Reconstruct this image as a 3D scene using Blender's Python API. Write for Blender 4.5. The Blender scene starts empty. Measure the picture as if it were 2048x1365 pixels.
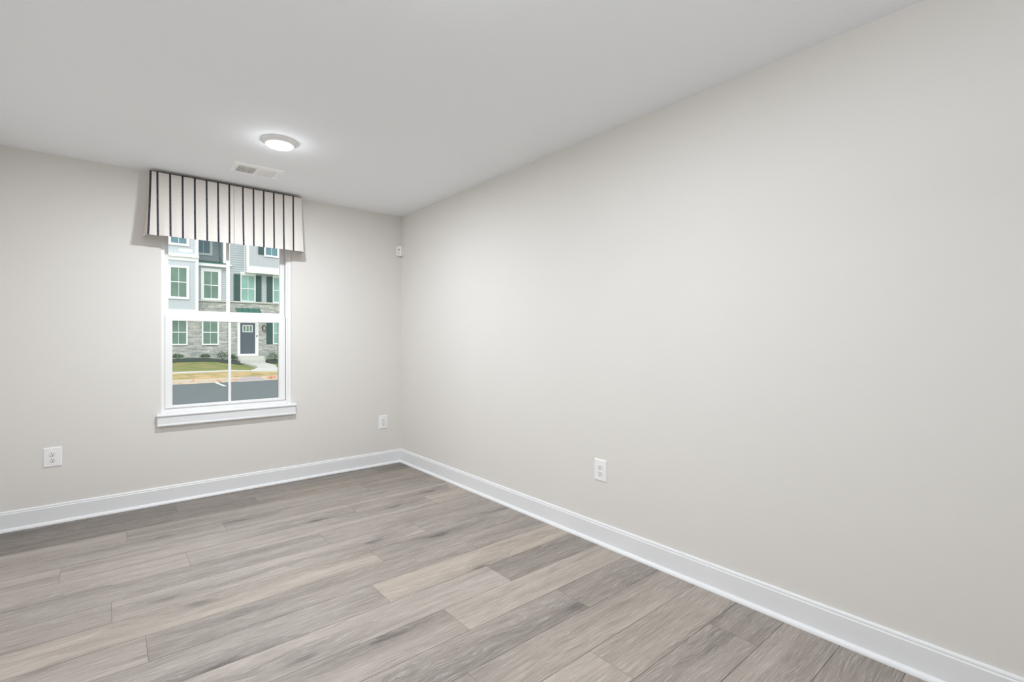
import bpy, bmesh, math, random
from mathutils import Vector, Matrix
random.seed(7)
S = bpy.context.scene
COL = S.collection
PI = math.pi

# ------------------------------------------------------------------ camera
YAW = math.radians(40.1)
cam = bpy.data.cameras.new('camera')
cam.sensor_width = 36.0
cam.lens = 966.5 / 2048 * 36.0
cam.shift_y = -3.0 / 2048
cam.clip_start = 0.02
cam.clip_end = 300
camo = bpy.data.objects.new('camera', cam)
COL.objects.link(camo)
camo.location = (0, 0, 1.2149)
camo.rotation_euler = (PI / 2, 0, -YAW)
S.camera = camo

# ------------------------------------------------------------------ view, sky, large lights
S.view_settings.view_transform = 'Standard'
S.view_settings.look = 'None'
S.view_settings.gamma = 1.0
S.view_settings.use_curve_mapping = False
S.view_settings.exposure = 0.0
S.cycles.max_bounces = 14
S.cycles.diffuse_bounces = 10
S.cycles.transparent_max_bounces = 12
S.cycles.sample_clamp_indirect = 8.0

world = bpy.data.worlds.new('overcast_sky')
S.world = world
world.use_nodes = True
bg = world.node_tree.nodes['Background']
bg.inputs['Color'].default_value = (0.95, 0.98, 1.0, 1)
bg.inputs['Strength'].default_value = 1.5

sun = bpy.data.lights.new('soft_sun', 'SUN')
sun.energy = 1.0
sun.angle = math.radians(25)
sun.color = (1.0, 0.97, 0.92)
suno = bpy.data.objects.new('soft_sun', sun)
COL.objects.link(suno)
suno.rotation_euler = (math.radians(48), 0, math.radians(-28))   # from behind this house, high

# added fill light, unseen behind the camera, tipped up to brighten the ceiling
fl = bpy.data.lights.new('added_uplight', 'AREA')
fl.shape = 'DISK'
fl.size = 0.9
fl.energy = 25.0
fl.color = (0.91, 0.962, 1.0)
flo = bpy.data.objects.new('added_uplight', fl)
COL.objects.link(flo)
flo.location = (0.2, -0.3, 1.75)
flo.rotation_euler = (PI, 0, 0)            # aimed straight up



# ------------------------------------------------------------------ materials
def lin(c):
    def f(v):
        v /= 255.0
        return v / 12.92 if v <= 0.04045 else ((v + 0.055) / 1.055) ** 2.4
    return (f(c[0]), f(c[1]), f(c[2]), 1)


def mat(name, rgb, rough=0.5, spec=0.5, metal=0.0, noise=0.0, nscale=30.0, bump=0.0, bscale=200.0, emit=0.0, coat=0.0):
    m = bpy.data.materials.new(name)
    m.use_nodes = True
    nt = m.node_tree
    b = nt.nodes['Principled BSDF']
    b.inputs['Base Color'].default_value = lin(rgb)
    b.inputs['Roughness'].default_value = rough
    b.inputs['Specular IOR Level'].default_value = spec
    b.inputs['Metallic'].default_value = metal
    if coat:
        b.inputs['Coat Weight'].default_value = coat
    if emit:
        b.inputs['Emission Color'].default_value = (0.915, 0.962, 1.0, 1)
        b.inputs['Emission Strength'].default_value = emit
    tc = nt.nodes.new('ShaderNodeTexCoord')
    if noise:
        n = nt.nodes.new('ShaderNodeTexNoise')
        n.inputs['Scale'].default_value = nscale
        n.inputs['Detail'].default_value = 4
        nt.links.new(tc.outputs['Object'], n.inputs['Vector'])
        mx = nt.nodes.new('ShaderNodeMix')
        mx.data_type = 'RGBA'
        c = lin(rgb)
        mx.inputs['A'].default_value = tuple(v * (1 - noise) for v in c[:3]) + (1,)
        mx.inputs['B'].default_value = tuple(min(1, v * (1 + noise)) for v in c[:3]) + (1,)
        nt.links.new(n.outputs['Fac'], mx.inputs['Factor'])
        nt.links.new(mx.outputs['Result'], b.inputs['Base Color'])
    if bump:
        n2 = nt.nodes.new('ShaderNodeTexNoise')
        n2.inputs['Scale'].default_value = bscale
        n2.inputs['Detail'].default_value = 3
        nt.links.new(tc.outputs['Object'], n2.inputs['Vector'])
        bp = nt.nodes.new('ShaderNodeBump')
        bp.inputs['Strength'].default_value = bump
        bp.inputs['Distance'].default_value = 0.002
        nt.links.new(n2.outputs['Fac'], bp.inputs['Height'])
        nt.links.new(bp.outputs['Normal'], b.inputs['Normal'])
    return m


M = {}
M['wall'] = mat('wall_paint', (223, 220, 216), 0.75, 0.3, noise=0.012, nscale=3, bump=0.06, bscale=260)
M['ceiling'] = mat('ceiling_paint', (241, 243, 246), 0.9, 0.2, bump=0.08, bscale=220)
M['trim'] = mat('white_trim_paint', (232, 233, 235), 0.32, 0.5)
M['vinyl'] = mat('white_vinyl', (240, 240, 240), 0.3, 0.5)
M['plastic'] = mat('white_plastic', (240, 240, 240), 0.3, 0.5)
M['receptacle'] = mat('white_receptacle', (232, 232, 230), 0.35, 0.5)
M['slot'] = mat('dark_slot', (30, 28, 26), 0.6)
M['screw'] = mat('screw_paint', (215, 215, 212), 0.35, 0.5, metal=0.2)
M['vent'] = mat('white_enamel', (250, 250, 250), 0.4, 0.4)
M['duct'] = mat('duct_grey', (222, 221, 219), 0.6)
M['sensor'] = mat('sensor_plastic', (238, 237, 233), 0.4)
M['sensor_lens'] = mat('sensor_lens', (225, 224, 219), 0.5)
M['shell'] = mat('exterior_sheathing', (205, 205, 203), 0.8)
M['gasket'] = mat('gasket_grey', (92, 92, 94), 0.7)


def fabric_mat(name, rgb, streak, amount):
    m = bpy.data.materials.new(name)
    m.use_nodes = True
    nt = m.node_tree
    b = nt.nodes['Principled BSDF']
    b.inputs['Roughness'].default_value = 0.9
    b.inputs['Specular IOR Level'].default_value = 0.15
    b.inputs['Sheen Weight'].default_value = 0.15
    tc = nt.nodes.new('ShaderNodeTexCoord')
    mp = nt.nodes.new('ShaderNodeMapping')
    mp.inputs['Scale'].default_value = (400, 400, 60)
    nt.links.new(tc.outputs['Object'], mp.inputs['Vector'])
    n = nt.nodes.new('ShaderNodeTexNoise')
    n.inputs['Scale'].default_value = 1.0
    n.inputs['Detail'].default_value = 3
    nt.links.new(mp.outputs['Vector'], n.inputs['Vector'])
    r = nt.nodes.new('ShaderNodeValToRGB')
    r.color_ramp.elements[0].position = 0.5 - 0.18
    r.color_ramp.elements[1].position = 0.5 + amount
    r.color_ramp.elements[0].color = lin(rgb)
    r.color_ramp.elements[1].color = lin(streak)
    nt.links.new(n.outputs['Fac'], r.inputs['Fac'])
    nt.links.new(r.outputs['Color'], b.inputs['Base Color'])
    bp = nt.nodes.new('ShaderNodeBump')
    bp.inputs['Strength'].default_value = 0.15
    bp.inputs['Distance'].default_value = 0.001
    nt.links.new(n.outputs['Fac'], bp.inputs['Height'])
    nt.links.new(bp.outputs['Normal'], b.inputs['Normal'])
    return m


M['cream'] = fabric_mat('cream_cloth', (223, 218, 213), (214, 208, 202), 0.25)
M['navy'] = fabric_mat('navy_stripe_cloth', (28, 32, 46), (104, 102, 106), 0.40)
M['piping'] = mat('black_piping', (36, 36, 42), 0.9)


def glass_mat(name, tint, refl=0.05):
    m = bpy.data.materials.new(name)
    m.use_nodes = True
    nt = m.node_tree
    for n in list(nt.nodes):
        nt.nodes.remove(n)
    out = nt.nodes.new('ShaderNodeOutputMaterial')
    tr = nt.nodes.new('ShaderNodeBsdfTransparent')
    tr.inputs['Color'].default_value = tint
    gl = nt.nodes.new('ShaderNodeBsdfGlossy')
    gl.inputs['Roughness'].default_value = 0.02
    fr = nt.nodes.new('ShaderNodeFresnel')
    fr.inputs['IOR'].default_value = 1.2
    mx = nt.nodes.new('ShaderNodeMixShader')
    nt.links.new(fr.outputs['Fac'], mx.inputs['Fac'])
    nt.links.new(tr.outputs[0], mx.inputs[1])
    nt.links.new(gl.outputs[0], mx.inputs[2])
    nt.links.new(mx.outputs[0], out.inputs['Surface'])
    return m


M['glass'] = glass_mat('clear_glass', (0.978, 0.982, 0.98, 1))


def floor_mat():
    m = bpy.data.materials.new('grey_oak_planks')
    m.use_nodes = True
    nt = m.node_tree
    L = nt.links.new
    b = nt.nodes['Principled BSDF']

    def node(t, **kw):
        n = nt.nodes.new(t)
        for k, v in kw.items():
            setattr(n, k, v)
        return n

    def noise(vec, scale, detail=3, rough=0.55, dist=0.0):
        mp = node('ShaderNodeMapping')
        mp.inputs['Scale'].default_value = scale
        L(vec, mp.inputs['Vector'])
        n = node('ShaderNodeTexNoise')
        n.inputs['Scale'].default_value = 1.0
        n.inputs['Detail'].default_value = detail
        n.inputs['Roughness'].default_value = rough
        n.inputs['Distortion'].default_value = dist
        L(mp.outputs['Vector'], n.inputs['Vector'])
        return n.outputs['Fac']

    def ramp(fac, p0, p1, c0=(0, 0, 0, 1), c1=(1, 1, 1, 1)):
        r = node('ShaderNodeValToRGB')
        r.color_ramp.elements[0].position = p0
        r.color_ramp.elements[1].position = p1
        r.color_ramp.elements[0].color = c0
        r.color_ramp.elements[1].color = c1
        L(fac, r.inputs['Fac'])
        return r.outputs['Color']

    def mth(op, a, bb, clamp=False):
        n = node('ShaderNodeMath', operation=op)
        n.use_clamp = clamp
        for i, v in enumerate((a, bb)):
            if isinstance(v, (int, float)):
                n.inputs[i].default_value = v
            else:
                L(v, n.inputs[i])
        return n.outputs[0]

    def mix(fac, a, bb, blend='MIX'):
        n = node('ShaderNodeMix', data_type='RGBA', blend_type=blend)
        if isinstance(fac, (int, float)):
            n.inputs['Factor'].default_value = fac
        else:
            L(fac, n.inputs['Factor'])
        for k, v in (('A', a), ('B', bb)):
            if isinstance(v, tuple):
                n.inputs[k].default_value = v
            else:
                L(v, n.inputs[k])
        return n.outputs['Result']

    uv = node('ShaderNodeUVMap', uv_map='UVMap').outputs['UV']
    at = node('ShaderNodeVertexColor', layer_name='plank')
    sep = node('ShaderNodeSeparateColor')
    L(at.outputs['Color'], sep.inputs['Color'])
    tone, warm, rnd = sep.outputs[0], sep.outputs[1], sep.outputs[2]
    # knots: scattered centres, each bending the grain round itself
    kmap = node('ShaderNodeMapping')
    kmap.inputs['Scale'].default_value = (1.15, 3.1, 1)
    L(uv, kmap.inputs['Vector'])
    vor = node('ShaderNodeTexVoronoi', voronoi_dimensions='2D')
    vor.inputs['Scale'].default_value = 1.0
    L(kmap.outputs[0], vor.inputs['Vector'])
    dl = node('ShaderNodeVectorMath', operation='SUBTRACT')
    L(kmap.outputs[0], dl.inputs[0])
    L(vor.outputs['Position'], dl.inputs[1])
    wob = noise(uv, (14.0, 30.0, 1), 2)

    def kdist(a, bb):
        m1 = node('ShaderNodeVectorMath', operation='MULTIPLY')
        L(dl.outputs[0], m1.inputs[0])
        m1.inputs[1].default_value = (a, bb, 0)
        m2 = node('ShaderNodeVectorMath', operation='LENGTH')
        L(m1.outputs[0], m2.inputs[0])
        return mth('ADD', m2.outputs['Value'], mth('MULTIPLY', mth('SUBTRACT', wob, 0.5), 0.10))
    ksep = node('ShaderNodeSeparateColor')
    L(vor.outputs['Color'], ksep.inputs['Color'])
    kstr = ramp(ksep.outputs[0], 0.30, 0.75)             # some knots strong, some hardly there
    core = ramp(kdist(1.0, 1.0), 0.03, 0.10, (1, 1, 1, 1), (0, 0, 0, 1))
    halo = ramp(kdist(0.42, 1.0), 0.04, 0.30, (1, 1, 1, 1), (0, 0, 0, 1))
    bend = ramp(kdist(0.55, 0.9), 0.0, 0.42, (1, 1, 1, 1), (0, 0, 0, 1))
    # warp the grain across the board so it wanders and swirls
    w1 = noise(uv, (1.6, 5.0, 1), 2)
    w2 = noise(uv, (7.0, 16.0, 1), 2)
    sx = node('ShaderNodeSeparateXYZ')
    L(uv, sx.inputs[0])
    v2 = mth('ADD', sx.outputs[1], mth('MULTIPLY', mth('SUBTRACT', w1, 0.5), 0.085))
    v2 = mth('ADD', v2, mth('MULTIPLY', mth('SUBTRACT', w2, 0.5), 0.010))
    v2 = mth('ADD', v2, mth('MULTIPLY', mth('MULTIPLY', bend, kstr), 0.06))
    cx = node('ShaderNodeCombineXYZ')
    L(sx.outputs[0], cx.inputs[0])
    L(v2, cx.inputs[1])
    wv = cx.outputs[0]
    broad = noise(wv, (0.9, 13.0, 1), 3)
    mid = noise(wv, (2.2, 62.0, 1), 3)
    fine = noise(wv, (8.0, 300.0, 1), 4, 0.7)
    dark = noise(wv, (1.2, 17.0, 1), 3)
    # colours
    base = mix(tone, lin((106, 98, 92)), lin((185, 176, 169)))
    warmc = mix(tone, lin((112, 101, 91)), lin((189, 177, 164)))
    c = mix(warm, base, warmc)
    c = mix(mth('MULTIPLY', ramp(broad, 0.35, 0.65), 0.75), c, mix(1.0, c, (0.78, 0.765, 0.755, 1), 'MULTIPLY'))
    c = mix(mth('MULTIPLY', ramp(dark, 0.50, 0.70), 0.62), c, mix(1.0, c, (0.60, 0.58, 0.575, 1), 'MULTIPLY'))
    c = mix(mth('MULTIPLY', mth('MULTIPLY', halo, kstr), 0.62), c, mix(1.0, c, (0.50, 0.49, 0.50, 1), 'MULTIPLY'))
    c = mix(mth('MULTIPLY', mth('MULTIPLY', core, kstr), 0.75), c, mix(1.0, c, (0.42, 0.42, 0.43, 1), 'MULTIPLY'))
    c = mix(mth('MULTIPLY', ramp(mid, 0.42, 0.60), 0.42), c, mix(1.0, c, (0.78, 0.77, 0.765, 1), 'MULTIPLY'))
    c = mix(mth('MULTIPLY', ramp(fine, 0.52, 0.62), 0.55), c, mix(0.55, c, (0.72, 0.70, 0.67, 1)))
    c = mix(mth('MULTIPLY', ramp(fine, 0.37, 0.47, (1, 1, 1, 1), (0, 0, 0, 1)), 0.62), c, mix(1.0, c, (0.70, 0.69, 0.68, 1), 'MULTIPLY'))
    L(c, b.inputs['Base Color'])
    b.inputs['Specular IOR Level'].default_value = 0.42
    L(mth('ADD', 0.40, mth('MULTIPLY', fine, 0.16)), b.inputs['Roughness'])
    bp = node('ShaderNodeBump')
    bp.inputs['Strength'].default_value = 0.22
    bp.inputs['Distance'].default_value = 0.0012
    L(fine, bp.inputs['Height'])
    L(bp.outputs['Normal'], b.inputs['Normal'])
    return m


M['floor'] = floor_mat()
M['groove'] = mat('plank_groove', (70, 64, 60), 0.9)


def stone_mat():
    m = bpy.data.materials.new('ledge_stone')
    m.use_nodes = True
    nt = m.node_tree
    L = nt.links.new
    b = nt.nodes['Principled BSDF']
    b.inputs['Roughness'].default_value = 0.9
    tc = nt.nodes.new('ShaderNodeTexCoord')
    sx = nt.nodes.new('ShaderNodeSeparateXYZ')
    L(tc.outputs['Object'], sx.inputs[0])
    cb = nt.nodes.new('ShaderNodeCombineXYZ')
    L(sx.outputs[0], cb.inputs[0])
    L(sx.outputs[2], cb.inputs[1])
    n0 = nt.nodes.new('ShaderNodeTexNoise')
    n0.inputs['Scale'].default_value = 1.7
    L(cb.outputs[0], n0.inputs['Vector'])
    br = nt.nodes.new('ShaderNodeTexBrick')
    br.offset = 0.37
    br.squash = 0.6
    br.squash_frequency = 3
    br.inputs['Scale'].default_value = 1.0
    br.inputs['Brick Width'].default_value = 0.40
    br.inputs['Row Height'].default_value = 0.082
    br.inputs['Mortar Size'].default_value = 0.007
    br.inputs['Mortar Smooth'].default_value = 0.3
    br.inputs['Color1'].default_value = lin((220, 222, 218))
    br.inputs['Color2'].default_value = lin((180, 187, 185))
    br.inputs['Mortar'].default_value = lin((132, 137, 136))
    ad = nt.nodes.new('ShaderNodeVectorMath')
    ad.operation = 'MULTIPLY_ADD'
    ad.inputs[1].default_value = (0.06, 0.06, 0)
    L(n0.outputs['Color'], ad.inputs[0])
    L(cb.outputs[0], ad.inputs[2])
    L(ad.outputs[0], br.inputs['Vector'])
    n = nt.nodes.new('ShaderNodeTexNoise')
    mp = nt.nodes.new('ShaderNodeMapping')
    mp.inputs['Scale'].default_value = (1.6, 7.0, 1)
    L(cb.outputs[0], mp.inputs['Vector'])
    n.inputs['Scale'].default_value = 1.0
    n.inputs['Detail'].default_value = 4
    L(mp.outputs[0], n.inputs['Vector'])
    r = nt.nodes.new('ShaderNodeValToRGB')
    r.color_ramp.elements[0].position = 0.36
    r.color_ramp.elements[0].color = (0.72, 0.73, 0.73, 1)
    r.color_ramp.elements[1].position = 0.62
    r.color_ramp.elements[1].color = (1.08, 1.06, 1.01, 1)
    L(n.outputs['Fac'], r.inputs['Fac'])
    mx = nt.nodes.new('ShaderNodeMix')
    mx.data_type = 'RGBA'
    mx.blend_type = 'MULTIPLY'
    mx.inputs['Factor'].default_value = 1.0
    L(br.outputs['Color'], mx.inputs['A'])
    L(r.outputs['Color'], mx.inputs['B'])
    L(mx.outputs['Result'], b.inputs['Base Color'])
    bp = nt.nodes.new('ShaderNodeBump')
    bp.inputs['Strength'].default_value = 0.5
    bp.inputs['Distance'].default_value = 0.02
    L(br.outputs['Fac'], bp.inputs['Height'])
    bp.invert = True
    L(bp.outputs['Normal'], b.inputs['Normal'])
    return m


M['stone'] = stone_mat()
M['ext_white'] = mat('white_house_trim', (243, 246, 246), 0.6)
M['batten_white'] = mat('pale_board_siding', (206, 214, 219), 0.7)
M['batten_grey'] = mat('grey_board_siding', (196, 202, 206), 0.7)
M['siding'] = mat('grey_lap_siding', (188, 197, 201), 0.7)
M['ext_glass'] = mat('house_glass', (112, 142, 128), 0.12, 0.5, noise=0.35, nscale=1.6)  # reflections put into the pane colour as noise, likewise in the variants below
M['ext_glass_pale'] = mat('house_glass_pale', (140, 182, 172), 0.12, 0.5, noise=0.25, nscale=1.6)
M['ext_glass_blue'] = mat('house_glass_blue', (104, 140, 150), 0.12, 0.5, noise=0.12, nscale=2.0)
M['shutter'] = mat('green_shutter', (66, 94, 91), 0.6)
M['roof'] = mat('green_roof', (74, 118, 108), 0.6)
M['door'] = mat('slate_door', (92, 102, 112), 0.6)
M['iron'] = mat('black_iron', (52, 52, 50), 0.5)
M['lamp_glass'] = mat('lantern_glass', (180, 176, 160), 0.3)
M['concrete'] = mat('pale_concrete', (204, 206, 200), 0.9, noise=0.06, nscale=2)
M['asphalt'] = mat('asphalt', (106, 115, 117), 0.9, 0.3, noise=0.10, nscale=1.5)
M['patch'] = mat('asphalt_patch', (172, 164, 164), 0.9, noise=0.06, nscale=4)
M['line'] = mat('white_road_paint', (226, 228, 222), 0.8)
M['mulch'] = mat('dark_mulch', (66, 78, 70), 0.95, noise=0.35, nscale=14)
M['leaf'] = mat('shrub_leaf', (92, 124, 88), 0.7, noise=0.3, nscale=5)
M['stem'] = mat('shrub_stem', (92, 76, 60), 0.8)


def lawn_mat(name, a, bcol, c3, sc):
    m = bpy.data.materials.new(name)
    m.use_nodes = True
    nt = m.node_tree
    L = nt.links.new
    b = nt.nodes['Principled BSDF']
    b.inputs['Roughness'].default_value = 0.95
    b.inputs['Specular IOR Level'].default_value = 0.1
    tc = nt.nodes.new('ShaderNodeTexCoord')
    n = nt.nodes.new('ShaderNodeTexNoise')
    n.inputs['Scale'].default_value = sc
    n.inputs['Detail'].default_value = 6
    n.inputs['Roughness'].default_value = 0.7
    L(tc.outputs['Object'], n.inputs['Vector'])
    r = nt.nodes.new('ShaderNodeValToRGB')
    r.color_ramp.elements[0].position = 0.36
    r.color_ramp.elements[0].color = lin(a)
    r.color_ramp.elements[1].position = 0.66
    r.color_ramp.elements[1].color = lin(c3)
    e = r.color_ramp.elements.new(0.5)
    e.color = lin(bcol)
    L(n.outputs['Fac'], r.inputs['Fac'])
    L(r.outputs['Color'], b.inputs['Base Color'])
    return m


M['lawn'] = lawn_mat('thin_lawn', (112, 132, 80), (140, 144, 96), (164, 150, 112), 1.1)
M['straw'] = lawn_mat('straw_verge', (142, 140, 96), (182, 164, 122), (206, 176, 132), 1.6)
M['curb'] = lawn_mat('stained_curb', (188, 178, 152), (204, 196, 178), (196, 128, 96), 2.1)


# ------------------------------------------------------------------ mesh builder
class MB:
    def __init__(self):
        self.v = []
        self.f = []
        self.m = []

    def face(self, pts, mi=0):
        i = len(self.v)
        self.v += [tuple(p) for p in pts]
        self.f.append(tuple(range(i, i + len(pts))))
        self.m.append(mi)

    def box(self, x0, x1, y0, y1, z0, z1, mi=0):
        i = len(self.v)
        self.v += [(x, y, z) for z in (z0, z1) for y in (y0, y1) for x in (x0, x1)]
        for q in ((0, 2, 3, 1), (4, 5, 7, 6), (0, 1, 5, 4), (1, 3, 7, 5), (3, 2, 6, 7), (2, 0, 4, 6)):
            self.f.append(tuple(i + k for k in q))
            self.m.append(mi)
        return self

    def bbox(self, x0, x1, y0, y1, z0, z1, bev=0.002, seg=2, mi=0):
        bm = bmesh.new()
        bmesh.ops.create_cube(bm, size=1)
        for v in bm.verts:
            v.co = Vector(((x0 + x1) / 2 + v.co.x * (x1 - x0), (y0 + y1) / 2 + v.co.y * (y1 - y0), (z0 + z1) / 2 + v.co.z * (z1 - z0)))
        bmesh.ops.bevel(bm, geom=bm.edges[:], offset=bev, segments=seg, affect='EDGES', profile=0.5)
        self.take(bm, mi)
        return self

    def take(self, bm, mi=0):
        bm.verts.index_update()
        i = len(self.v)
        self.v += [tuple(v.co) for v in bm.verts]
        for f in bm.faces:
            self.f.append(tuple(i + v.index for v in f.verts))
            self.m.append(mi)
        bm.free()

    def prism(self, poly, axis, a, b, mi=0):
        """closed polygon swept along an axis; poly gives the two other coordinates in order"""
        def P(p, t):
            if axis == 'x':
                return (t, p[0], p[1])
            if axis == 'y':
                return (p[0], t, p[1])
            return (p[0], p[1], t)
        n = len(poly)
        i = len(self.v)
        self.v += [P(p, a) for p in poly] + [P(p, b) for p in poly]
        for k in range(n):
            self.f.append((i + k, i + (k + 1) % n, i + n + (k + 1) % n, i + n + k))
            self.m.append(mi)
        self.f.append(tuple(i + k for k in range(n - 1, -1, -1)))
        self.m.append(mi)
        self.f.append(tuple(i + n + k for k in range(n)))
        self.m.append(mi)
        return self

    def lathe(self, prof, c, axis='z', seg=48, mi=0):
        """prof: (radius, height) pairs; axis z"""
        i = len(self.v)
        n = len(prof)
        for s_ in range(seg):
            a = 2 * PI * s_ / seg
            for r, h in prof:
                if axis == 'z':
                    self.v.append((c[0] + r * math.cos(a), c[1] + r * math.sin(a), c[2] + h))
                elif axis == 'y':
                    self.v.append((c[0] + r * math.cos(a), c[1] + h, c[2] + r * math.sin(a)))
                else:
                    self.v.append((c[0] + h, c[1] + r * math.cos(a), c[2] + r * math.sin(a)))
        for s_ in range(seg):
            t = (s_ + 1) % seg
            for k in range(n - 1):
                self.f.append((i + s_ * n + k, i + t * n + k, i + t * n + k + 1, i + s_ * n + k + 1))
                self.m.append(mi)
        return self

    def tube(self, pts, r, seg=8, mi=0):
        pts = [Vector(p) for p in pts]
        i = len(self.v)
        for k, p in enumerate(pts):
            d = (pts[min(k + 1, len(pts) - 1)] - pts[max(k - 1, 0)]).normalized()
            up = Vector((0, 0, 1)) if abs(d.z) < 0.9 else Vector((1, 0, 0))
            a = d.cross(up).normalized()
            b = d.cross(a).normalized()
            for s_ in range(seg):
                t = 2 * PI * s_ / seg
                q = p + a * (r * math.cos(t)) + b * (r * math.sin(t))
                self.v.append(tuple(q))
        for k in range(len(pts) - 1):
            for s_ in range(seg):
                t = (s_ + 1) % seg
                self.f.append((i + k * seg + s_, i + k * seg + t, i + (k + 1) * seg + t, i + (k + 1) * seg + s_))
                self.m.append(mi)
        self.f.append(tuple(i + s_ for s_ in range(seg - 1, -1, -1)))
        self.m.append(mi)
        self.f.append(tuple(i + (len(pts) - 1) * seg + s_ for s_ in range(seg)))
        self.m.append(mi)
        return self

    def build(self, name, mats, parent=None, smooth=False, org=None):
        me = bpy.data.meshes.new(name)
        o = bpy.data.objects.new(name, me)
        COL.objects.link(o)
        off = Vector((0, 0, 0))
        if parent is not None:
            o.parent = parent
            off = world_of(parent)
        elif org is not None:
            off = Vector(org)
            o.location = org
        me.from_pydata([tuple(Vector(p) - off) for p in self.v], [], self.f)
        if not isinstance(mats, (list, tuple)):
            mats = [mats]
        for m_ in mats:
            me.materials.append(m_)
        me.polygons.foreach_set('material_index', self.m)
        bm = bmesh.new()
        bm.from_mesh(me)
        bmesh.ops.recalc_face_normals(bm, faces=bm.faces[:])
        bm.to_mesh(me)
        bm.free()
        if smooth:
            me.polygons.foreach_set('use_smooth', [True] * len(me.polygons))
        me.update()
        return o


def world_of(o):
    p = Vector(o.location)
    while o.parent is not None:
        o = o.parent
        p += Vector(o.location)
    return p


def thing(name, label, cat, loc, group=None):
    o = bpy.data.objects.new(name, None)
    o.empty_display_size = 0.1
    COL.objects.link(o)
    o.location = loc
    return tag(o, label, cat, group)


def tag(o, label, cat, group=None):
    o['label'] = label
    o['category'] = cat
    if group:
        o['group'] = group
    return o


def struct(o):
    o['kind'] = 'structure'
    return o


# ------------------------------------------------------------------ room shell
XL, XR = -0.62, 2.26
YB, YF_ = -2.2, 4.40
H = 2.44
OX0, OX1, OZ0, OZ1 = 0.317, 1.226, 0.655, 2.15         # window opening
WT = 0.16                                              # wall thickness

w = MB()
w.box(XL - 0.12, OX0, YF_, YF_ + WT, -0.02, H)
w.box(OX1, XR + 0.12, YF_, YF_ + WT, -0.02, H)
w.box(OX0, OX1, YF_, YF_ + WT, -0.02, OZ0)
w.box(OX0, OX1, YF_, YF_ + WT, OZ1, H)
struct(w.build('wall_front', M['wall']))
struct(MB().box(XR, XR + 0.12, YB - 0.12, YF_, -0.02, H).build('wall_right', M['wall']))
struct(MB().box(XL - 0.12, XL, YB - 0.12, YF_, -0.02, H).build('wall_left', M['wall']))
struct(MB().box(XL, XR, YB - 0.12, YB, -0.02, H).build('wall_back', M['wall']))

# ceiling with cut-outs for the register's duct
VX0, VX1, VY0, VY1 = 0.705, 0.965, 3.795, 3.945
c = MB()
c.box(XL - 0.12, VX0, YB - 0.12, YF_ + WT, H, H + 0.12)
c.box(VX1, XR + 0.12, YB - 0.12, YF_ + WT, H, H + 0.12)
c.box(VX0, VX1, YB - 0.12, VY0, H, H + 0.12)
c.box(VX0, VX1, VY1, YF_ + WT, H, H + 0.12)
struct(c.build('ceiling', M['ceiling']))

# plank floor -----------------------------------------------------
PW, PL, Y0 = 0.2057, 1.533, 1.657
joints = {12: .390, 11: .881, 10: .102, 9: .593, 8: -.178, 7: .352, 6: 1.022, 5: .022, 4: 1.168, 3: .126, 2: 1.008,
          1: 1.564, 0: 1.165, -1: 1.679, -2: 1.009, -3: 1.447, -4: 1.979}
# tones left / between / right of the visible joints: (lightness, warmth)
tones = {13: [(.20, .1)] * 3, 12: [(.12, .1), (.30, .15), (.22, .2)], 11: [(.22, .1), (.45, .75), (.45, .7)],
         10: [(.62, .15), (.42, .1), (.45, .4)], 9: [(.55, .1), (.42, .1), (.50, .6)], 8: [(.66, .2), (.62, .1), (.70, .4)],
         7: [(.70, .1), (.66, .1), (.80, .6)], 6: [(.48, .0), (.50, .1), (.5, .1)], 5: [(.50, .1), (.78, .1), (.46, .1)],
         4: [(.80, .55), (.50, .1), (.5, .1)], 3: [(.72, .2), (.50, .15), (.52, .2)], 2: [(.56, .05), (.80, .85), (.8, .8)],
         1: [(.80, .2), (.28, .15), (.3, .2)], 0: [(.58, .3), (.80, .5), (.8, .5)], -1: [(.46, .15), (.36, .2), (.4, .2)],
         -2: [(.66, .35), (.66, .4), (.6, .4)], -3: [(.80, .5), (.66, .45), (.6, .4)], -4: [(.44, .25), (.40, .3), (.4, .3)],
         -5: [(.60, .35), (.60, .35), (.6, .3)], -6: [(.42, .3), (.40, .3), (.4, .3)]}
rg = random.Random(11)
fb = MB()
uvs, cols = [], []
GAP, ROWGAP = 0.0005, 0.0009
r0 = int(math.floor((YB - Y0) / PW)) - 1
for r in range(r0, 15):
    ya, yb = Y0 + PW * r, Y0 + PW * (r + 1)
    ya, yb = max(ya, YB - 0.1), min(yb, YF_)
    if yb - ya < 0.004:
        continue
    j0 = joints.get(r, rg.uniform(0, PL))
    n0 = int(math.floor((XL - j0) / PL)) - 0
    for n in range(n0, n0 + 6):
        xa, xb = j0 + PL * n, j0 + PL * (n + 1)
        xa, xb = max(xa, XL), min(xb, XR)
        if xb - xa < 0.004:
            continue
        t = tones.get(r)
        if t:
            k = n + 1
            tone, warm = t[max(0, min(2, k))]
        else:
            tone, warm = rg.uniform(.4, .8), rg.uniform(0, .6)
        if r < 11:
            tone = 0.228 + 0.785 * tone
        ou, ov = rg.uniform(0, 60), rg.uniform(0, 60)
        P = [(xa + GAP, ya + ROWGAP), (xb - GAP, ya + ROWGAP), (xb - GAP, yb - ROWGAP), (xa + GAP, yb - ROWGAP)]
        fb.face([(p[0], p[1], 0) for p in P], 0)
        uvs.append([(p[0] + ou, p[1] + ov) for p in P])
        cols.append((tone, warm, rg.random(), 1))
nplank = len(fb.f)
fb.face([(XL - 0.1, YB - 0.1, -0.0012), (XR + 0.1, YB - 0.1, -0.0012), (XR + 0.1, YF_ + 0.1, -0.0012), (XL - 0.1, YF_ + 0.1, -0.0012)], 1)
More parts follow.
